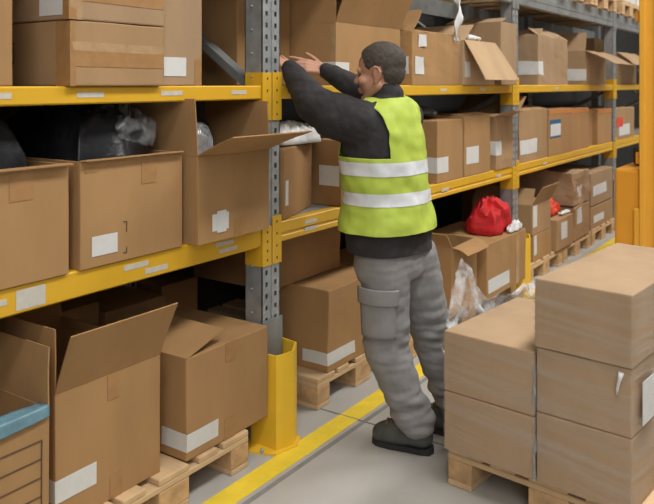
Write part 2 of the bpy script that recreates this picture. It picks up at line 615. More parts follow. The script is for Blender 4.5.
def pallet(label, x0, y0, rz=0, z=0, w=.8, l=1.2, group='wooden pallets', along='y'):
    """euro pallet; boards run along its long side"""
    t = thing('wooden_pallet', label, 'pallet', (x0, y0, z), rz, group)

    def put(name, a, b, m):
        rnd = random.Random(hash((round(a[0], 3), round(a[1], 3), len(label))) & 0xffff)
        if along == 'x':
            a, b = (a[1], a[0], a[2]), (b[1], b[0], b[2])
            m = M['woodx'] if m is M['wood'] else (M['wood'] if m is M['woodx'] else m)
        MB().box(a, b, .003).build(name, m, t)
    for c, wd in ((0, .145), (.1675, .1), (.3275, .145), (.5225, .1), (.655, .145)):
        put('top_board', (c, 0, .122), (c + wd, l, .144), M['wood'])
    for c in (0, (l - .145) / 2, l - .145):
        put('stringer', (0, c, .100), (w, c + .145, .1215), M['woodx'])
        for k, wd in ((0, .1), ((w - .145) / 2, .145), (w - .1, .1)):
            put('block', (k, c, .022), (k + wd, c + .145, .0995), M['woodend'])
    for k, wd in ((0, .1), ((w - .145) / 2, .145), (w - .1, .1)):
        put('skid', (k, 0, 0), (k + wd, l, .0215), M['wood'])
    return t


pallet('wooden pallet under the open box with the tall front flap', .69, 2.0)
pallet('wooden pallet between the tall-flap box and the yellow corner guard', 1.51, 1.975)
pallet('wooden pallet just right of the near corner guard', 2.885, 2.045)
pallet('wooden pallet behind the legs of the worker', 3.69, 2.0)
pallet('wooden pallet under the box with the red cloth', 4.50, 2.0)
pallet('wooden pallet under the two stacked boxes beyond the red cloth', 5.60, 2.01)
pallet('wooden pallet under the box topped with orange-red cloth', 6.44, 2.01)
pallet('farthest floor pallet, beside the orange truck', 7.30, 2.01)

# ------------------------------------------------------------------ cartons


def carton(label, x0, x1, yf, d, z0, z1, mt=0, rot=0, open_=False, flaps=(), labels=(), tapes=(), crush=.002, seed=1, group=None, prints=()):
    """corrugated carton: body, flaps hinged at its top edges, paper labels and tape, each a mesh of its own.
    flaps: (side, length, degrees from upright; 90 = level and outwards, -90 = folded in, taper)."""
    W, H = x1 - x0, z1 - z0
    c = Matrix.Rotation(rot, 3, 'Z') @ Vector((W / 2, d / 2, 0)) + Vector((x0, yf, z0))
    t = thing('cardboard_box', label, 'box', c, rot, group)
    m = CARD[mt]
    off = Vector((seed * 7.31, seed * 3.17, seed * 5.53))

    def dis(p):
        k = min(1, max(0, p.z / .08))
        v = noise.noise_vector(p * 5 + off) * crush
        if crush > .004:
            v += noise.noise_vector(p * 14 + off) * crush * .35
        return p + v * k

    hw, hd = W / 2, d / 2
    mb = MB()
    if open_:
        T = .006
        mb.box((-hw, -hd, 0), (hw, -hd + T, H), .0015, cuts=5)
        mb.box((-hw, hd - T, 0), (hw, hd, H), .0015, cuts=5)
        mb.box((-hw, -hd + T, 0), (-hw + T, hd - T, H), .0015, cuts=5)
        mb.box((hw - T, -hd + T, 0), (hw, hd - T, H), .0015, cuts=5)
        mb.box((-hw + T, -hd + T, 0), (hw - T, hd - T, T), 0)
    else:
        mb.box((-hw, -hd, 0), (hw, hd, H), .005, cuts=6, seg=2)
    mb.warp(dis)
    mb.build('body', m, t, smooth=False)

    def plate(mbx, face, a0, a1, b0, b1, lift):
        n = 5
        o = lift
        if face == 'front':
            mbx.box((-hw + a0, -hd - o, b0), (-hw + a1, -hd - o + .0012, b1), cuts=n)
        elif face == 'left':
            mbx.box((-hw - o, -hd + a0, b0), (-hw - o + .0012, -hd + a1, b1), cuts=n)
        elif face == 'top':
            mbx.box((-hw + a0, -hd + b0, H + o - .0012), (-hw + a1, -hd + b1, H + o), cuts=n)
        elif face == 'right':
            mbx.box((hw + o - .0012, -hd + a0, b0), (hw + o, -hd + a1, b1), cuts=n)
        elif face == 'wrap':                # round the front-left edge: a0 back along the side, a1 along the front
            mbx.box((-hw - o, -hd - o, b0), (-hw + a1, -hd - o + .0012, b1), cuts=n)
            mbx.box((-hw - o, -hd - o, b0), (-hw - o + .0012, -hd + a0, b1), cuts=n)

    for n_l, q in enumerate(labels):
        mb = MB()
        plate(mb, *q[:5], .0022 + .0014 * n_l)
        mb.warp(dis)
        mb.build('paper_label', M[q[5]] if len(q) > 5 else M['paper'], t)
    for q in tapes:
        mb = MB()
        plate(mb, *q[:5], .0015)
        mb.warp(dis)
        mb.build('tape_strip', M[q[5]] if len(q) > 5 else M['tape'], t)
    for q in prints:
        mb = MB()
        for pl in q[1]:
            plate(mb, *pl, .0022)
        mb.warp(dis)
        mb.build(q[0], M['inkbrown'], t)
    for f in flaps:
        side, ln, ang = f[:3]
        tap = f[3] if len(f) > 3 else .01
        curl = f[4] if len(f) > 4 else .1
        a = R(ang)
        wd = W if side in ('front', 'back') else d
        nu, nv = 10, 8
        T = .0045
        mb = MB()
        g = []
        for k in (0, 1):
            gg = []
            for i in range(nu + 1):
                row = []
                for j in range(nv + 1):
                    v = j / nv
                    u = -wd / 2 + tap * v + (wd - 2 * tap * v) * i / nu
                    aa = a + curl * v
                    s, zz = 0, 0
                    # walk along the curling flap
                    for q in range(j):
                        ac = a + curl * (q + .5) / nv
                        s += ln / nv * sin(ac)
                        zz += ln / nv * cos(ac)
                    nx, nz = cos(aa), -sin(aa)
                    s += nx * T * (k - 1)
                    zz += nz * T * (k - 1)
                    if side == 'front':
                        p = Vector((u, -hd - s, H + zz))
                    elif side == 'back':
                        p = Vector((u, hd + s, H + zz))
                    elif side == 'left':
                        p = Vector((-hw - s, u, H + zz))
                    else:
                        p = Vector((hw + s, u, H + zz))
                    row.append(mb.bm.verts.new(dis(p)))
                gg.append(row)
            g.append(gg)
        for k in (0, 1):
            for i in range(nu):
                for j in range(nv):
                    q = (g[k][i][j], g[k][i + 1][j], g[k][i + 1][j + 1], g[k][i][j + 1])
                    mb.bm.faces.new(q if k else q[::-1])
        for i in range(nu):
            mb.bm.faces.new((g[0][i][0], g[0][i + 1][0], g[1][i + 1][0], g[1][i][0]))
            mb.bm.faces.new((g[0][i][nv], g[1][i][nv], g[1][i + 1][nv], g[0][i + 1][nv]))
        for j in range(nv):
            mb.bm.faces.new((g[0][0][j], g[1][0][j], g[1][0][j + 1], g[0][0][j + 1]))
            mb.bm.faces.new((g[0][nu][j], g[0][nu][j + 1], g[1][nu][j + 1], g[1][nu][j]))
        bmesh.ops.recalc_face_normals(mb.bm, faces=mb.bm.faces[:])
        mb.build('flap', m, t)
    return t


Z1, Z2, ZP = .9225, 1.5135, .1445
GT, GM, GF = 'boxes on the upper shelf', 'boxes on the lower shelf', 'boxes on floor pallets'
# --- left bay, upper shelf
carton('plain closed carton cut by the left picture edge on the upper shelf', .72, 1.327, 2.05, .5, Z2, 1.97, 1, seed=2, group=GT, tapes=(('front', .27, .33, 0, .456),))
carton('flat taped carton lying on the upper shelf beneath another taped carton', 1.505, 1.90, 2.02, .5, Z2, 1.722, 0, seed=3, group=GT, crush=.004,
       tapes=(('front', .005, .392, .062, .112), ('front', .005, .392, .112, .14, 'cleartape'), ('wrap', .07, .02, 0, .206), ('left', .006, .012, .01, .2, 'cleartape')),  # narrow pale strip on the left face is the tape's highlight, painted on
       prints=(('hand_hole', (('left', .30, .38, .075, .08), ('left', .30, .38, .14, .145), ('left', .30, .305, .075, .145))),))
carton('taped carton lying on top of the flat taped one, white label on its end', 1.50, 1.905, 2.02, .5, 1.7245, 1.96, 2, seed=4, group=GT, crush=.004,
       labels=(('left', .03, .15, .015, .15),), tapes=(('front', .005, .4, .06, .14), ('front', .005, .05, 0, .23, 'cleartape'), ('wrap', .03, .03, .0, .23)))
carton('tall upright carton beside the two taped ones, square white label near its foot', 1.92, 2.125, 2.05, .5, Z2, 1.99, 2, seed=5, group=GT,
       labels=(('front', .006, .118, .035, .105),), tapes=(('front', .165, .20, 0, .10),))
# --- left bay, lower shelf
carton('open carton cut by the left picture edge, full of black garments, lower shelf', .80, 1.508, 2.03, .62, Z1, 1.268, 1, open_=True, seed=6, group=GM,
       flaps=(('front', .025, 88, .0, .12), ('left', .15, 20)), tapes=(('front', .50, .58, .25, .345),))
carton('open carton with small white label, beside the black garments on the lower shelf', 1.55, 2.0, 2.03, .62, Z1, 1.270, 1, open_=True, seed=7, group=GM,
       flaps=(('front', .02, 85),), labels=(('front', .045, .15, .035, .10),), tapes=(('front', .255, .325, .25, .347), ('front', .02, .07, .31, .347)),
       prints=(('printed_mark', (('front', .175, .19, .13, .1325), ('front', .1875, .19, .095, .1325), ('front', .1875, .19, .025, .045), ('front', .175, .19, .025, .0275))),))
carton('open carton with flaps up and long front flap hanging out, left of the near upright', 2.036, 2.452, 1.985, .36, Z1, 1.250, 1, open_=True, seed=8, group=GM, crush=.003,
       flaps=(('left', .215, 3, .005, .03), ('right', .2, 0, .005, -.02), ('front', .215, 65, -.03, .12)), labels=(('front', .075, .165, .04, .105), ('front', .10, .15, .032, .115)), tapes=(('front', .20, .26, .0, .07),))
# --- left bay, floor
carton('open box with blue film over its rim and printed form lines, bottom left', .92, 1.39, 1.965, .56, ZP, .560, 1, open_=True, seed=9, group=GF,
       flaps=(('right', .17, 4, .02, .06), ('back', .2, 10), ('left', .2, 25)),
       prints=(('printed_form', tuple(('front', .20, .445, .05 + k * .055, .0535 + k * .055) for k in range(6)) + (('front', .441, .445, .05, .328), ('front', .32, .323, .05, .16))),
               ('printed_emblem', tuple(('front', .325 + .05 - .05 * math.sqrt(1 - ((k - 5) / 5.5) ** 2), .375 + .05 * math.sqrt(1 - ((k - 5) / 5.5) ** 2), .07 + k * .008, .0785 + k * .008) for k in range(11)))))
carton('big open box with a tall raised front flap and wrapped white label', 1.45, 1.882, 2.02, .55, ZP, .560, 1, open_=True, seed=10, group=GF,
       flaps=(('front', .213, 22, -.004, .05), ('left', .2, -2, .01, .02), ('back', .2, 8), ('right', .05, -20)), labels=(('wrap', .12, .155, .078, .150),), tapes=(('front', .20, .25, .33, .413), ('front', .21, .26, 0, .08)))
carton('closed box with one lifted flap and wrapped white label, left of the corner guard', 1.982, 2.450, 1.99, .5, ZP, .520, 1, seed=11, group=GF, crush=.003,
       flaps=(('left', .22, -73, .01, -.1),), labels=(('wrap', .13, .165, .035, .100),), tapes=(('front', .21, .27, .30, .374), ('front', .20, .26, 0, .08)))
carton('carton in shadow behind the tall-flap box', 1.66, 2.10, 2.62, .40, ZP, .60, 3, seed=12, group=GF)
carton('carton in shadow behind the box with the lifted flap', 2.115, 2.46, 2.60, .40, ZP, .55, 3, seed=13, group=GF)
carton('carton in shadow behind the near upright, at floor level', 2.62, 2.87, 2.80, .38, .0, .52, 3, seed=14, group=GF)
carton('carton in shadow at the back of the floor, cut by the left picture edge', 1.15, 1.62, 2.68, .38, ZP, .58, 3, seed=15, group=GF)
# --- bay of the worker, upper shelf
carton('carton set back behind the near upright at upper left of the hands', 2.677, 3.085, 2.36, .5, Z2, 2.02, 1, seed=16, group=GT)
carton('large open carton the worker reaches into, front flap raised high', 3.10, 3.75, 2.09, .55, Z2, 1.825, 1, open_=True, seed=17, group=GT,
       flaps=(('front', .30, 24, -.02, .05), ('left', .28, 0, .0, .02), ('back', .2, 4)), labels=(('wrap', .08, .12, .06, .115),), tapes=(('left', .005, .03, .0, .3, 'cleartape'),))
carton('open leaning carton behind the worker head with white strap in it', 3.80, 4.43, 2.04, .5, Z2, 1.82, 1, open_=True, seed=18, group=GT, crush=.012,
       flaps=(('front', .18, -78, .02, -.1), ('left', .2, -50, .02), ('back', .22, 15)), labels=(('left', .02, .10, .06, .16), ('front', .03, .13, .06, .16), ('front', .07, .16, .22, .29)))
carton('small carton with a big pale flap hanging down its front, upper shelf', 4.47, 4.98, 2.03, .45, Z2, 1.80, 4, seed=19, group=GT,
       flaps=(('front', .30, 146, -.03, .08), ('left', .2, -60)), labels=(('front', .01, .09, .05, .15),))
carton('tall carton standing in front of the second upright, upper shelf', 4.995, 5.29, 1.99, .42, Z2, 1.95, 2, seed=20, group=GT, crush=.004,
       flaps=(('left', .12, -75),))
# --- bay of the worker, lower shelf
carton('turned carton right of the near upright, lower shelf, under white bagged goods', 2.63, 3.05, 2.045, .12, Z1, 1.235, 3, rot=R(19), seed=21, group=GM, crush=.004, labels=(('front', .015, .055, .06, .17),))
carton('carton half hidden by the worker left side, white label on its end, lower shelf', 3.075, 3.55, 2.04, .50, Z1, 1.25, 3, seed=22, group=GM, crush=.004, labels=(('left', .01, .13, .10, .20),))
carton('carton with wide wrapped white label just right of the worker vest', 4.11, 4.478, 2.04, .5, Z1, 1.30, 1, seed=23, group=GM, crush=.004, labels=(('wrap', .18, .15, .06, .155),))
carton('carton with small square label, second right of the worker vest', 4.50, 4.92, 2.04, .5, Z1, 1.315, 1, seed=24, group=GM, crush=.004, labels=(('front', .03, .22, .08, .19),), flaps=(('front', .1, -86, .0),))
carton('creased open carton in front of the second upright, lower shelf', 4.99, 5.31, 2.03, .45, Z1, 1.29, 0, open_=True, seed=25, group=GM, crush=.012,
       flaps=(('front', .16, 65, -.02, .3), ('left', .2, -88)), labels=(('wrap', .2, .12, .10, .20),), tapes=(('front', .12, .16, .05, .36, 'cleartape'),))
# --- bay of the worker, floor
carton('closed box with wrapped white label on the pallet right of the corner guard', 2.974, 3.47, 2.05, .5, ZP, .535, 1, seed=26, group=GF, crush=.006, labels=(('wrap', .15, .24, .035, .095),),
       prints=(('printed_frame', (('front', .30, .303, .15, .30), ('front', .30, .36, .15, .153), ('front', .30, .36, .297, .30))),))
carton('dark carton lying on the labelled box right of the corner guard', 2.80, 3.40, 2.26, .5, .54, .80, 3, seed=27, group=GF, crush=.012)
carton('box hidden behind the worker legs', 3.56, 4.0, 2.05, .5, ZP, .52, 1, seed=28, group=GF)
carton('box with torn brown top beside the worker right leg', 4.13, 4.50, 1.955, .5, ZP, .545, 1, open_=True, seed=29, group=GF, crush=.008,
       flaps=(('front', .10, 100, .03, .5), ('left', .09, 15, .02, .3)))
carton('box with white label under the bright red cloth', 4.53, 5.22, 1.90, .5, ZP, .50, 1, seed=30, group=GF, crush=.005,
       labels=(('front', .02, .38, .04, .125),), tapes=(('front', .50, .56, .0, .35, 'cleartape'),))
# --- next bay, floor
carton('upper of two stacked boxes right of the red cloth, white strip at its edge', 5.70, 6.13, 2.02, .5, .352, .585, 0, seed=31, group=GF, flaps=(('front', .16, 25, .02, .1), ('left', .15, -40)), labels=(('front', .01, .10, .06, .225),))
carton('lower of two stacked boxes right of the red cloth', 5.72, 6.15, 2.02, .5, ZP, .349, 1, seed=32, group=GF, labels=(('front', .01, .07, .05, .2),))
carton('box under the orange-red cloth, white label on its front', 6.20, 6.64, 1.99, .5, ZP, .40, 0, seed=33, group=GF, crush=.006, labels=(('front', .10, .26, .08, .22),))
carton('tall brown box standing behind the orange-red cloth', 6.55, 7.24, 2.55, .45, ZP, .72, 3, seed=34, group=GF)
carton('lower creased box with a label strip, between the orange-red cloth and the last stack', 6.70, 7.17, 2.0, .48, ZP, .44, 0, seed=35, group=GF, crush=.012, labels=(('front', .06, .2, .14, .27),))
carton('crumpled sagging box on top of the creased box with a label strip', 6.68, 7.17, 2.0, .48, .45, .74, 2, seed=36, group=GF, crush=.03, labels=(('front', .12, .25, .07, .18),))
carton('upper of two labelled boxes at the far end, beside the orange truck', 7.28, 8.08, 2.02, .5, .362, .675, 2, seed=37, group=GF, crush=.006, labels=(('front', .06, .56, .09, .19),))
carton('lower of two labelled boxes at the far end, beside the orange truck', 7.28, 8.09, 2.02, .5, ZP, .352, 0, seed=38, group=GF, labels=(('front', .10, .45, .05, .12),))
# --- next bay, lower shelf
carton('first carton right of the second upright, pale label at its left edge, lower shelf', 5.50, 6.13, 2.05, .5, Z1, 1.32, 0, open_=True, seed=39, group=GM, crush=.006, labels=(('front', .01, .38, .06, .17),), flaps=(('front', .14, -80, .02), ('left', .2, -60)))
carton('carton with blue and white label and orange tape along its top', 6.15, 6.77, 2.04, .5, Z1, 1.31, 1, seed=40, group=GM, labels=(('front', .02, .30, .15, .30, 'bluelab'), ('front', .03, .29, .165, .265)), tapes=(('front', .0, .62, .345, .387, 'otape'),))
carton('orange-taped carton just right of the one with the blue label', 6.79, 7.32, 2.05, .5, Z1, 1.30, 1, seed=41, group=GM, tapes=(('front', .0, .53, .335, .377, 'otape'),))
carton('narrow plain carton squeezed between two orange-taped ones', 7.34, 7.60, 2.09, .5, Z1, 1.28, 3, seed=42, group=GM)
carton('orange-taped carton in front of the third upright', 7.63, 8.15, 2.05, .5, Z1, 1.27, 1, seed=43, group=GM, tapes=(('front', .0, .52, .305, .347, 'otape'),))
t = carton('carton with an orange sticker and white label beyond the third upright', 8.31, 9.15, 2.05, .5, Z1, 1.26, 0, seed=44, group=GM, labels=(('front', .15, .62, .04, .16),), tapes=())
MB().box((-.36, -.255, .14), (-.12, -.2535, .24)).build('orange_sticker', M['redor'], t)
# --- next bay, upper shelf
carton('bulky carton with wrapped white label under the grey beam, right of the second upright', 5.95, 6.72, 2.06, .5, Z2, 1.91, 2, seed=45, group=GT, crush=.010, labels=(('wrap', .18, .12, .08, .19),), flaps=(('front', .12, -60, .03), ('left', .15, -70)))
carton('open carton with a pale flap sticking out over the third upright', 7.20, 7.93, 2.05, .5, Z2, 1.83, 2, open_=True, seed=46, group=GT, crush=.008, flaps=(('front', .30, 112, .0, .1), ('left', .2, -30), ('back', .22, 2)), labels=(('wrap', .35, .03, .04, .15),))
carton('carton with folded top next to the orange post, upper shelf', 8.40, 9.30, 2.06, .5, Z2, 1.86, 2, seed=47, group=GT, crush=.006, flaps=(('front', .22, 120, .02, .3),))
carton('small pale carton on the folded-top one next to the orange post', 8.45, 9.0, 2.30, .35, 1.868, 2.02, 4, seed=48, group=GT)

# ------------------------------------------------------------------ what the boxes hold
drape('black garments heaped in the open carton at the left picture edge', 'garments', 'bagged_garments', (1.155, 2.34, .931), .315, .275, .50, M['dkplastic'], 3, 9, .035, 7, 'black bagged garments')
g1 = drape('black garments in clear plastic, heaped in the open carton with a small white label', 'garments', 'bagged_garments', (1.765, 2.34, .931), .195, .275, .49, M['dkplastic'], 4, 8, .035, 7, 'black bagged garments')
o = drape('', '', 'plastic_bag', None, .10, .12, .10, M['filmd'], 5, 3, .035, 12, parent=g1, n=50, th=.0015)
o.location = (.085, -.13, .40)
o.rotation_euler = (R(14), R(12), R(10))
drape('black garment in the carton left of the near upright', 'garments', 'bagged_garments', (2.25, 2.245, .931), .12, .065, .46, M['garment'], 6, 5, .012, 10, 'black bagged garments', n=50)
g1 = drape('grey garment in a clear bag behind the long hanging flap, left of the near upright', 'garments', 'bagged_clothing', (2.13, 2.085, .931), .070, .055, .425, M['gcloth'], 7, 4, .012, 14, n=50)
drape('', '', 'plastic_bag', None, .070, .055, .428, M['filmd'], 8, 4, .012, 22, parent=g1, lift=.008, n=50, th=.001)
drape('white goods in clear plastic on the turned carton under the worker arm', 'bagged goods', 'bagged_clothing', (2.84, 2.18, 1.239), .20, .085, .10, M['whiteplastic'], 8, 2.5, .022, 14)
heap('dark grey bag lying on the carton with the wide label, right of the vest', 'plastic bag', 'dark_bag', (4.28, 2.28, 1.345), (.17, .18, .05), M['gcloth'], 9, .5, 8)
drape('bright red cloth heaped on a box beside the second upright', 'cloth', 'red_cloth', (4.98, 2.07, .504), .20, .12, .21, M['red'], 10, 2.2, .06, 9)
drape('crumpled white plastic bag lying at the edge in front of the red cloth', 'plastic bag', 'plastic_bag', (5.08, 1.928, .504), .125, .025, .065, M['whiteplastic'], 11, 2.2, .02, 22)
drape('orange-red cloth on a floor box of the next bay', 'cloth', 'orange_cloth', (6.42, 2.20, .404), .19, .13, .14, M['redor'], 12, 2.2, .05, 9)
heap('white plastic scraps on the box in front of the orange-red cloth', 'plastic', 'plastic_scraps', (6.50, 2.025, .424), (.11, .03, .03), M['whiteplastic'], 13, .8, 16)
heap('dark bag under the lower shelf behind the red cloth', 'plastic bag', 'dark_bag', (4.62, 2.74, .357), (.34, .19, .28), M['dkplastic'], 14, .5, 5)
heap('bit of clear plastic sticking out of the pale-flap carton, upper shelf', 'plastic', 'plastic_scrap', (4.70, 2.10, 1.828), (.08, .05, .035), M['whiteplastic'], 15, .8, 16)

# blue film folded over the rim of the bottom left box
def blue(u, v):
    x = .95 + .435 * u
    s = v * .105
    wob = .010 * noise.noise(Vector((x * 9, v * 3, 2)))
    if s < .05:
        return Vector((x, 1.965 + .045 - s - .004, .5655 + wob * .4))
    return Vector((x, 1.956 + wob * .25, .565 - (s - .05) * (.55 + .45 * (1 - u))))


tag(sheet('plastic_film', M['blue'], blue, 30, 14), 'blue plastic film folded over the rim of the bottom left box', 'plastic film')

# white strap hanging from the grey top beam into the leaning carton
def strap(u, v):
    z = 2.113 - .33 * v
    a = 1.2 * sin(v * 8) + .5
    wd = .030 + .012 * sin(v * 13)
    return Vector((4.36 + .015 * sin(v * 6) + (u - .5) * wd * 2 * cos(a), 2.018 + .012 * sin(v * 9) + (u - .5) * wd * 2 * sin(a) * .5 + .008 * sin(u * 9), z))


tag(sheet('plastic_strap', M['whiteplastic'], strap, 8, 30, .002), 'white plastic strap hanging down into the leaning carton', 'strap')

# ------------------------------------------------------------------ loads above the grey beam
for k in range(4):
    pallet(['wooden pallet on the grey top beam, nearest of the four', 'wooden pallet on the grey top beam, second of the four', 'wooden pallet on the grey top beam, third of the four', 'wooden pallet on the grey top beam, next to the orange post'][k],
           [6.45, 7.28, 8.32, 9.2][k], 1.98, 0, 2.2585, group='pallets on the top beam')
for k, x in enumerate((7.32, 8.36, 9.24)):
    tag(MB().box((x, 2.02, 2.4035), (x + .72, 2.9, 3.2), .02, cuts=4).warp(lambda p: p + noise.noise_vector(p * 6) * .012 * min(1, (p.z - 2.4035) * 8)).build('wrapped_load', M['whiteplastic']),
        ['white wrapped load above the third upright', 'white wrapped load past the third upright', 'white wrapped load next to the orange post'][k], 'wrapped load', 'white loads on the top pallets')

for k, x in enumerate((.05, .90, 1.72, 2.66, 3.5, 4.36)):  # cartons out of view, added to shade the shelves below
    carton(['large carton on the top beams over the left end of the rack', 'large carton on the top beams over the taped boxes', 'large carton on the top beams left of the near upright',
            'large carton on the top beams right of the near upright', 'large carton on the top beams over the hands', 'large carton on the top beams over the hanging strap'][k],
           x, x + .74, 2.02, 1.0, 2.2595, 3.1, 1, seed=80 + k, group='large cartons on the top beams')

# ------------------------------------------------------------------ orange truck
t = thing('lift_truck', 'orange order-picking truck standing in the aisle at right', 'truck', (6.22, 1.545, 0))
MB().box((0, -.80, .06), (1.30, 0, .857), .025, seg=3).build('chassis', M['orange'], t)
MB().box((-.03, -.22, .08), (.02, -.148, .56), .012).build('cover_plate', M['orange2'], t)
for y in (-.195, -.64):
    mb = MB()
    mb.box((-.02, y - .155, .05), (.06, y, 3.0), .006)
    mb.box((-.04, y - .155, .05), (.0, y - .11, 3.0), .006)
    mb.box((-.04, y - .045, .05), (.0, y, 3.0), .006)
    mb.build('mast', M['orange2'], t)
for z in (.9, 2.0, 2.9):
    MB().box((.0, -.78, z), (.05, -.16, z + .09), .006).build('cross_member', M['orange'], t)
MB().box((.25, -.55, .857), (.62, -.08, 1.02), .03).box((.55, -.5, .95), (.64, -.1, 1.35), .03).build('seat', M['black'], t)
MB().capsule((-.03, -.17, 1.455), .022, (-.06, -.17, 1.455), .018, 12).build('knob', M['black'], t)
for wx in (.2, 1.1):
    for wy in (-.76, -.10):
        MB().capsule((wx, wy, .08), .08, (wx, wy + .05, .08), .08, 20).build('wheel', M['rubber'], t)
for y in (-.65, -.30):
    MB().box((1.30, y, .05), (2.35, y + .13, .10), .01).build('fork', M['galvd'], t)

# ------------------------------------------------------------------ wrapped pallet in the foreground
before = set(COL.objects)
pallet('wooden pallet carrying the film-wrapped cartons in the foreground', 2.640, .468, 0, 0, along='x', group=None)
GW = 'film-wrapped cartons in the foreground'
def film_shell(x0, x1, y0, y1, z0, z1, seed, nz=26, bulge=.004):
    per = []
    n = 30
    for a, b in (((x0, y0), (x1, y0)), ((x1, y0), (x1, y1)), ((x1, y1), (x0, y1)), ((x0, y1), (x0, y0))):
        for i in range(n):
            per.append((a[0] + (b[0] - a[0]) * i / n, a[1] + (b[1] - a[1]) * i / n))
    cx, cy = (x0 + x1) / 2, (y0 + y1) / 2
    mb = MB()
    rows = []
    for j in range(nz + 1):
        z = z0 + (z1 - z0) * j / nz
        row = []
        for (x, y) in per:
            w_ = noise.noise(Vector((x * 4 + seed, y * 4, z * 40))) * .0012 + .0014
            dx, dy = (1 if x > cx else -1) * w_, (1 if y > cy else -1) * w_
            row.append(mb.bm.verts.new((x + dx, y + dy, z)))
        rows.append(row)
    m = len(per)
    for j in range(nz):
        for i in range(m):
            mb.bm.faces.new((rows[j][i], rows[j][(i + 1) % m], rows[j + 1][(i + 1) % m], rows[j + 1][i]))
    return mb




def wcarton(label, x0, x1, ya, yb, z0, z1, mt, seed, labels=()):
    t = carton(label, x0, x1, ya, yb - ya, z0, z1, mt, seed=seed, group=GW, crush=.0015, labels=labels)
    f = film_shell(x0 - .0015, x1 + .0015, ya - .0015, yb + .0015, z0 + .002, z1 - .002, seed).build('stretch_film', M['wrap'], smooth=True)
    f.parent = t
    f.location = -t.location
    return t


for r, (ya, yb, sd) in enumerate(((.905, 1.268, 'left'), (.572, .896, 'right'))):
    for lz, (za, zb) in enumerate(((ZP, (.364, .388)[r]), ((.366, .390)[r], (.590, .612)[r]))):
        w_ = ('lower' if lz == 0 else 'upper')
        wcarton('%s wrapped carton of the %s column at the near end of the pallet' % (w_, ('free-standing', 'taller')[r]), 2.612, 3.215, ya, yb, za, zb, 5, 60 + r * 2 + lz,
                labels=(('left', .03, .09, .02, .022),) if 0 else ())
wcarton('topmost wrapped carton of the pallet, a long one', 2.603, 3.38, .568, .898, .6145, .850, 5, 70)
wcarton('lower wrapped carton at the far end under the long one', 3.24, 3.82, .572, .896, ZP, .388, 5, 71)
wcarton('upper wrapped carton at the far end under the long one', 3.24, 3.82, .572, .896, .390, .612, 5, 72)
# loose-ended stretch film round the cartons
tag(MB().box((2.66, .5535, .42), (2.80, .555, .56)).build('delivery_note', M['paper']), 'white delivery note under film on the side of the taller carton column', 'paper label')


def gap(u, v):
    z = .155 + .42 * v
    k = noise.noise(Vector((u * 3, v * 14, 4)))
    return Vector((2.604 + .006 * k - .004 * sin(pi * u), .894 + .012 * u + .006 * noise.noise(Vector((2, v * 9, 1))), z))


tag(sheet('stretch_film', M['filmd'], gap, 8, 40, .0008), 'crinkled film bridging the upright gap between the two carton columns', 'stretch film')


mb = MB()
pts = [(2.595, .60, .60), (2.592, .605, .575), (2.595, .612, .545), (2.599, .615, .525)]
mb.tube(pts, [.010, .006, .005, .002], 6)
tag(mb.build('film_tail', M['whiteplastic'], smooth=True), 'torn white tail of film at the corner of the taller carton column', 'plastic film')

# the loaded pallet stands a little askew to the aisle
TURN = Matrix.Translation((2.612, 1.268, 0)) @ Matrix.Rotation(R(-6), 4, 'Z') @ Matrix.Translation((-2.612, -1.268, 0))
for o in set(COL.objects) - before:
    if o.parent is None:
        o.matrix_basis = TURN @ o.matrix_basis


def loose(u, v):
    x = 2.70 + .75 * u
    y = 1.318 - .12 * (x - 2.612) + .02 * noise.noise(Vector((u * 9, v * 4, 7))) + .03 * max(0, noise.noise(Vector((u * 22, v * 3, 1))))
    e = (x - 2.865)
    pk = .225 * max(0, 1 - abs(e) / (.13 if e < 0 else .17)) ** .8
    low = .02 + .012 * sin(u * 25)
    top = .59 + max(pk, low if x > 3.0 else .01)
    z = .46 + (top - .46) * v
    return Vector((x + .012 * sin(v * 9 + u * 12), y + .02 * sin(v * 6 + u * 7), z))


o = sheet('loose_film', M['film'], loose, 60, 30, .001)
tag(o, 'crumpled loose end of clear film standing up behind the left carton column', 'plastic film')
# ------------------------------------------------------------------ the worker
P = thing('person', 'person in yellow hi-vis vest, charcoal sweatshirt and grey trousers reaching into a shelf box', 'person', (2.85, 1.54, 0))
LAT = Vector((-.999, .04, 0))                      # towards the person's own left
FWD = Vector((.04, .999, 0))


def ring(c, hl, hf, n=36, e=.85):
    out = []
    for i in range(n):
        a = 2 * pi * i / n
        ca, sa = cos(a), sin(a)
        out.append(Vector(c) + LAT * hl * math.copysign(abs(ca) ** e, ca) + FWD * hf * math.copysign(abs(sa) ** e, sa))
    return out


TORSO = [(.800, 2.776, 1.592, .195, .142), (.83, 2.775, 1.594, .205, .155), (.90, 2.767, 1.602, .203, .158), (1.05, 2.762, 1.602, .188, .150), (1.20, 2.748, 1.614, .186, .150),
         (1.32, 2.745, 1.614, .185, .135), (1.385, 2.747, 1.606, .170, .108), (1.43, 2.750, 1.600, .125, .085), (1.465, 2.752, 1.600, .070, .07)]


def torso(mb, g=0, z0=None, sl=None):
    mb.loft([ring((x, y, z), a + g, b + g) for z, x, y, a, b in TORSO])
    return mb


L_SH, L_EL, L_WR = Vector((2.600, 1.635, 1.355)), Vector((2.585, 1.848, 1.432)), Vector((2.668, 2.050, 1.597))
R_SH, R_EL, R_WR = Vector((2.905, 1.600, 1.372)), Vector((2.935, 1.815, 1.485)), Vector((2.848, 1.985, 1.585))
HC = Vector((2.752, 1.632, 1.560))                  # middle of the head
HF = R(106)
HR = Matrix.Rotation(HF, 3, 'Z') @ Matrix.Rotation(R(7), 3, 'Y')


def hp(x, y, z):
    return HC + HR @ Vector((x, y, z))


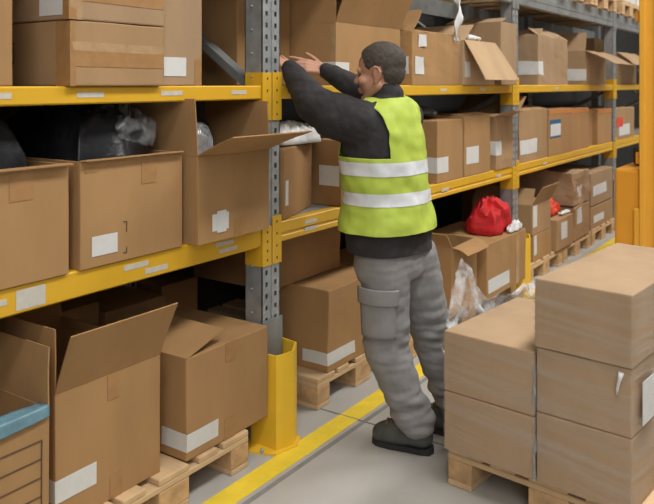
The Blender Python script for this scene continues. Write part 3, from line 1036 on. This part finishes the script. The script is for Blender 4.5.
def fold(amp, f, seed=0, mask=None):
    off = Vector((seed * 5.1, seed * 2.7, seed))

    def w_(p, n):
        k = mask(p) if mask else 1
        v = noise.noise(Vector((p.x * f, p.y * f, p.z * f * 1.3)) + off) + .5 * noise.noise(p * f * 2.3 + off)
        return p + n * v * amp * k
    return w_


# ---- body: head, trunk, arms, hands and legs in one surface
mb = MB()
mb.ell(hp(-.012, 0, .040), (.098, .076, .084), HR)
mb.ell(hp(.030, 0, -.025), (.062, .060, .080), HR)
mb.capsule(hp(.0, .050, -.045), .024, hp(.060, .016, -.092), .020)
mb.capsule(hp(.0, -.050, -.045), .024, hp(.060, -.016, -.092), .020)
mb.ell(hp(.072, 0, -.095), (.022, .026, .018), HR)
mb.capsule(hp(.085, 0, .018), .008, hp(.107, 0, -.018), .0105)
mb.ell(hp(.097, .009, -.024), (.011, .008, .007), HR)
mb.ell(hp(.097, -.009, -.024), (.011, .008, .007), HR)
mb.capsule(hp(.076, -.034, .027), .013, hp(.076, .034, .027), .013)
for s in (-1, 1):
    mb.ell(hp(.062, s * .042, -.018), (.026, .022, .022), HR)
    # ear: shell with rim and lobe
    mb.ell(hp(-.008, s * .076, -.002), (.018, .008, .030), HR)
    mb.tube([hp(.004, s * .078, -.026), hp(-.016, s * .087, -.016), hp(-.026, s * .090, .006), hp(-.018, s * .089, .026), hp(-.002, s * .083, .030), hp(.008, s * .078, .020)], .0055, 8)
    mb.ell(hp(.000, s * .079, -.030), (.009, .006, .009), HR)
mb.ell(hp(.090, 0, -.052), (.012, .024, .007), HR)
mb.ell(hp(.087, 0, -.064), (.012, .021, .008), HR)
mb.capsule(hp(-.022, 0, -.055), .056, (2.757, 1.592, 1.41), .062)
mb.loft([ring((x, y, z), a - .025, b - .02) for z, x, y, a, b in TORSO[1:-1]])
for a, b, c in ((L_SH, L_EL, L_WR), (R_SH, R_EL, R_WR)):
    mb.capsule(a, .052, b, .040)
    mb.capsule(b, .040, c, .027)


def hand(mb, wr, d, up, curl, thumb_side, spread=.10, sc=1.0):
    """five-fingered hand: palm from the wrist along d; up is the back of the hand"""
    d = d.normalized()
    up = (up - d * up.dot(d)).normalized()
    sd = d.cross(up).normalized()
    wd = (.030, .010, -.010, -.029)
    ln = ((.042, .026, .020), (.046, .029, .022), (.043, .027, .021), (.034, .021, .018))
    for i in range(4):
        o = wd[i] * sc * thumb_side
        k = wr + d * (.088 - .006 * abs(i - 1)) * sc + sd * o
        mb.capsule(wr + d * .012 + sd * o * .6, .0135 * sc, k, .0115 * sc, 12)
        a = curl[i]
        p = k
        fd = (d + sd * thumb_side * spread * (1.2 - i * .8)).normalized()
        for q in range(3):
            ax = sd
            fd2 = Matrix.Rotation(-a * (q + .6), 3, ax) @ fd
            nx = p + fd2 * ln[i][q] * sc
            mb.capsule(p, (.0092 - q * .0008) * sc, nx, (.0086 - q * .001) * sc, 10)
            p = nx
    p = wr + d * .026 * sc + sd * .028 * sc * thumb_side
    mb.capsule(wr + d * .01 + sd * .012 * thumb_side, .014 * sc, p, .014 * sc, 12)
    td = (d * .6 + sd * thumb_side * .75 - up * .25).normalized()
    for L_, r_ in ((.040, .0118), (.032, .0105), (.026, .009)):
        nx = p + td * L_ * sc
        mb.capsule(p, r_ * sc, nx, r_ * .93 * sc, 10)
        p = nx
        td = (td + d * .35).normalized()


hand(mb, R_WR, Vector((-.055, .085, .022)), Vector((-.55, -.35, .55)), (.10, .22, .30, .36), 1)
hand(mb, L_WR, Vector((-.02, .11, .05)), Vector((-.3, -.3, 1)), (.15, .25, .3, .35), 1)
LH, LK, LA = Vector((2.685, 1.572, .80)), Vector((2.712, 1.580, .44)), Vector((2.806, 1.484, .085))
RH, RK, RA = Vector((2.885, 1.545, .80)), Vector((2.975, 1.505, .44)), Vector((3.025, 1.405, .085))
for h, k, a in ((LH, LK, LA), (RH, RK, RA)):
    mb.capsule(h, .075, k, .052)
    mb.capsule(k, .052, a, .038)
    fd = Vector((-.18 if a is LA else -.05, 1, 0)).normalized()
    mb.capsule(a - Vector((0, 0, .015)), .030, a + fd * .12 + Vector((0, 0, -.045)), .022)
remesh(mb, 'body', M['skin'], P, .0042, 3)

# eyes and brows
for s in (-1, 1):
    mb = MB()
    mb.ell(hp(.070, s * .030, .008), (.011, .011, .009), HR)
    e = mb.build('eye', M['eye'], None, smooth=True)
    e.parent = P
    e.matrix_parent_inverse = Matrix.Translation(P.location).inverted()
for s in (-1, 1):
    e = MB().tube([hp(.083, s * .014, .030), hp(.083, s * .030, .033), hp(.073, s * .045, .028)], [.003, .0042, .0025], 8).build('eyebrow', M['hair'], None, smooth=True)
    e.parent = P
    e.matrix_parent_inverse = Matrix.Translation(P.location).inverted()
# ---- hair
mb = MB()
mb.ell(hp(-.017, 0, .050), (.102, .082, .088), HR)
mb.ell(hp(-.044, 0, .004), (.066, .070, .066), HR)


def hair_post(b):
    kill = []
    for v in b.verts:
        q = HR.transposed() @ (v.co - HC)
        front = q.x > .046 + .35 * (q.z - .05) if q.z > .045 else q.x > .015 + .9 * (q.z - .005)
        low = q.z < -.062 + .55 * max(0, q.x + .05)
        ear = abs(q.y) > .05 and -.028 < q.x < .020 and q.z < .028
        if front or low or ear:
            kill.append(v)
    bmesh.ops.delete(b, geom=kill, context='VERTS')


remesh(mb, 'hair', M['hair'], P, .0045, 2, lambda p, n: p + n * .0022 * noise.noise(p * 70), hair_post)

# ---- sweatshirt
mb = MB()
torso(mb)
mb.capsule(L_SH + Vector((.02, 0, 0)), .098, L_SH.lerp(L_EL, .55) - Vector((0, 0, .008)), .098)
mb.capsule(L_SH.lerp(L_EL, .5) - Vector((0, 0, .008)), .098, L_EL, .080)
mb.capsule(L_EL, .078, L_EL.lerp(L_WR, .8), .050)
mb.capsule(L_EL.lerp(L_WR, .8), .049, L_WR - (L_WR - L_EL).normalized() * .03, .042)
mb.capsule(R_SH, .085, R_EL, .064)
mb.capsule(R_EL, .064, R_WR.lerp(R_EL, .25), .046)
mb.capsule(R_WR.lerp(R_EL, .25), .047, R_WR - (R_WR - R_EL).normalized() * .03, .041)
mb.capsule((2.757, 1.597, 1.43), .076, (2.757, 1.597, 1.475), .066)


def hemcut(b):
    g = b.verts[:] + b.edges[:] + b.faces[:]
    bmesh.ops.bisect_plane(b, geom=g, plane_co=(0, 0, .832), plane_no=(0, 0, -1), clear_outer=True)


sw = remesh(mb, 'sweatshirt', M['sweat'], P, .007, 5, fold(.007, 15, 2), hemcut)
# cuffs
for a, b in ((L_EL, L_WR), (R_EL, R_WR)):
    d = (b - a).normalized()
    mb = MB()
    mb.capsule(b - d * .055, .044, b - d * .012, .037)
    c = mb.build('cuff', M['sweat'], None, smooth=True)
    c.parent = P
    c.matrix_parent_inverse = Matrix.Translation(P.location).inverted()

# ---- vest
def vest_shape(g):
    mb = MB()
    mb.loft([ring((x, y, z), a + g + max(0, .12 * (1.05 - z)), b + g + max(0, .10 * (1.05 - z))) for z, x, y, a, b in TORSO])
    mb.capsule(L_SH + Vector((.05, 0, .003)), .085 + g, R_SH + Vector((-.05, 0, .003)), .085 + g)
    return mb


def loc_l(p):
    return (p - Vector((2.757, 1.60, 0))).dot(LAT)


ARM_L, ARM_Z = .150, 1.225


def vest_cut(zlo=None, zhi=None, lift=0):
    def f(b):
        def cut(co, no):
            bmesh.ops.bisect_plane(b, geom=b.verts[:] + b.edges[:] + b.faces[:], plane_co=co, plane_no=no)
        c0 = Vector((2.757, 1.60, 0))
        z0 = .922 if zlo is None else zlo
        cut((0, 0, z0), (0, 0, 1))
        if zhi:
            cut((0, 0, zhi), (0, 0, 1))
        for s in (1, -1):
            cut(c0 + LAT * ARM_L * s, LAT)
        cut((0, 0, ARM_Z), (0, 0, 1))
        kill = []
        for fc in b.faces:
            p = fc.calc_center_median()
            l = loc_l(p)
            if p.z < z0 or (zhi and p.z > zhi):
                kill.append(fc)
            elif abs(l) > ARM_L and p.z > ARM_Z:
                kill.append(fc)
            elif (Vector((p.x, p.y)) - Vector((2.757, 1.60))).length < .080 and p.z > 1.38:
                kill.append(fc)
        bmesh.ops.delete(b, geom=kill, context='FACES')
        if lift:
            b.normal_update()
            for v in b.verts:
                v.co += v.normal * lift
    return f


vf = fold(.009, 10, 5)
v = remesh(vest_shape(.014), 'hi_vis_vest', M['hivis'], P, .008, 5, vf, vest_cut())
md = v.modifiers.new('th', 'SOLIDIFY')
md.thickness = .003
for za, zb in ((1.034, 1.086), (1.154, 1.208)):
    bnd = remesh(vest_shape(.014), 'reflective_band', M['reflect'], None, .008, 5, vf, vest_cut(za, zb, .0025))
    bnd.parent = v

# ---- trousers
mb = MB()
mb.loft([ring((2.771, 1.584, z), a + .004, b) for z, a, b in ((.72, .17, .12), (.76, .18, .13), (.82, .182, .132), (.87, .17, .125), (.90, .16, .12))])
mb.capsule(LH + Vector((.01, 0, -.01)), .108, LK + Vector((.005, 0, 0)), .093)
mb.capsule(LK, .093, LK.lerp(LA, .6), .080)
mb.capsule(LK.lerp(LA, .6), .080, LA + Vector((0, .0, .035)), .076)
mb.capsule(RH + Vector((-.01, 0, -.01)), .108, RK, .090)
mb.capsule(RK, .090, RK.lerp(RA, .6), .080)
mb.capsule(RK.lerp(RA, .6), .080, RA + Vector((0, 0, .035)), .074)


def trouser_warp(p, n):
    k = .5 + 1.2 * math.exp(-((p.z - .17) / .10) ** 2) + .7 * math.exp(-((p.z - .46) / .08) ** 2)
    v = noise.noise(Vector((p.x * 9, p.y * 9, p.z * 25))) + .6 * noise.noise(Vector((p.x * 16 + 3, p.y * 16, p.z * 42)))
    return p + n * v * .0085 * k


tr = remesh(mb, 'trousers', M['trouser'], P, .007, 4, trouser_warp,
            lambda b: bmesh.ops.bisect_plane(b, geom=b.verts[:] + b.edges[:] + b.faces[:], plane_co=(0, 0, .062), plane_no=(0, 0, -1), clear_outer=True))


def pk(parent, name, z0, z1, a0, a1, lift, m):
    """patch laid on the outside of the left thigh, following its curve"""
    def f(u, v):
        z = z1 + (z0 - z1) * v
        tt = (LH.z - z) / (LH.z - LK.z)
        c = (LH + Vector((.01, 0, -.01))).lerp(LK, tt)
        rr = .108 - .015 * tt + lift
        a = R(a0 + (a1 - a0) * u)
        return Vector((c.x + rr * cos(a), c.y + rr * sin(a), z))
    o = sheet(name, m, f, 12, 12, .007)
    o.parent = parent
    return o


pk(tr, 'cargo_pocket', .505, .665, 150, 232, .010, M['trouser'])
pk(tr, 'pocket_flap', .640, .705, 146, 236, .016, M['trouser'])

# ---- shoes
for A, dx, lab in ((LA, -.18, 'l'), (RA, -.05, 'r')):
    d = Vector((dx, 1, 0)).normalized()
    s_ = Vector((d.y, -d.x, 0))
    base = Vector((A.x, A.y, 0))
    g = lambda f, s, z: base + d * f + s_ * s + Vector((0, 0, z))
    mb = MB()
    mb.capsule(g(-.025, 0, .06), .043, g(.05, 0, .058), .043)
    mb.capsule(g(.05, 0, .055), .044, g(.155, .0, .046), .042)
    mb.capsule(g(-.02, 0, .10), .048, g(.05, 0, .098), .042)
    mb.capsule(g(.05, 0, .092), .040, g(.145, 0, .058), .038)
    so = remesh(mb, 'shoe', M['shoe'], P, .005, 4, None,
                lambda b: bmesh.ops.bisect_plane(b, geom=b.verts[:] + b.edges[:] + b.faces[:], plane_co=(0, 0, .022), plane_no=(0, 0, -1), clear_outer=True))
    outl = [(-.072, .0), (-.060, .032), (-.02, .041), (.04, .040), (.11, .044), (.165, .038), (.193, .018), (.199, 0)]
    pts = [g(f, s, 0) for f, s in outl] + [g(f, -s, 0) for f, s in outl[-2:0:-1]]
    mb = MB()
    mb.prism([(p.x, p.y) for p in pts], .002, .024)
    sl = mb.build('sole', M['sole'], None)
    sl.parent = so
    mb = MB()
    for k in range(4):
        f = .066 + k * .020
        z = .131 - k * .0075
        mb.tube([g(f, -.028, z - .012), g(f + .004, 0, z + .002), g(f, .028, z - .012)], .004, 6)
    lc = mb.build('laces', M['lace'], None, smooth=True)
    lc.parent = so
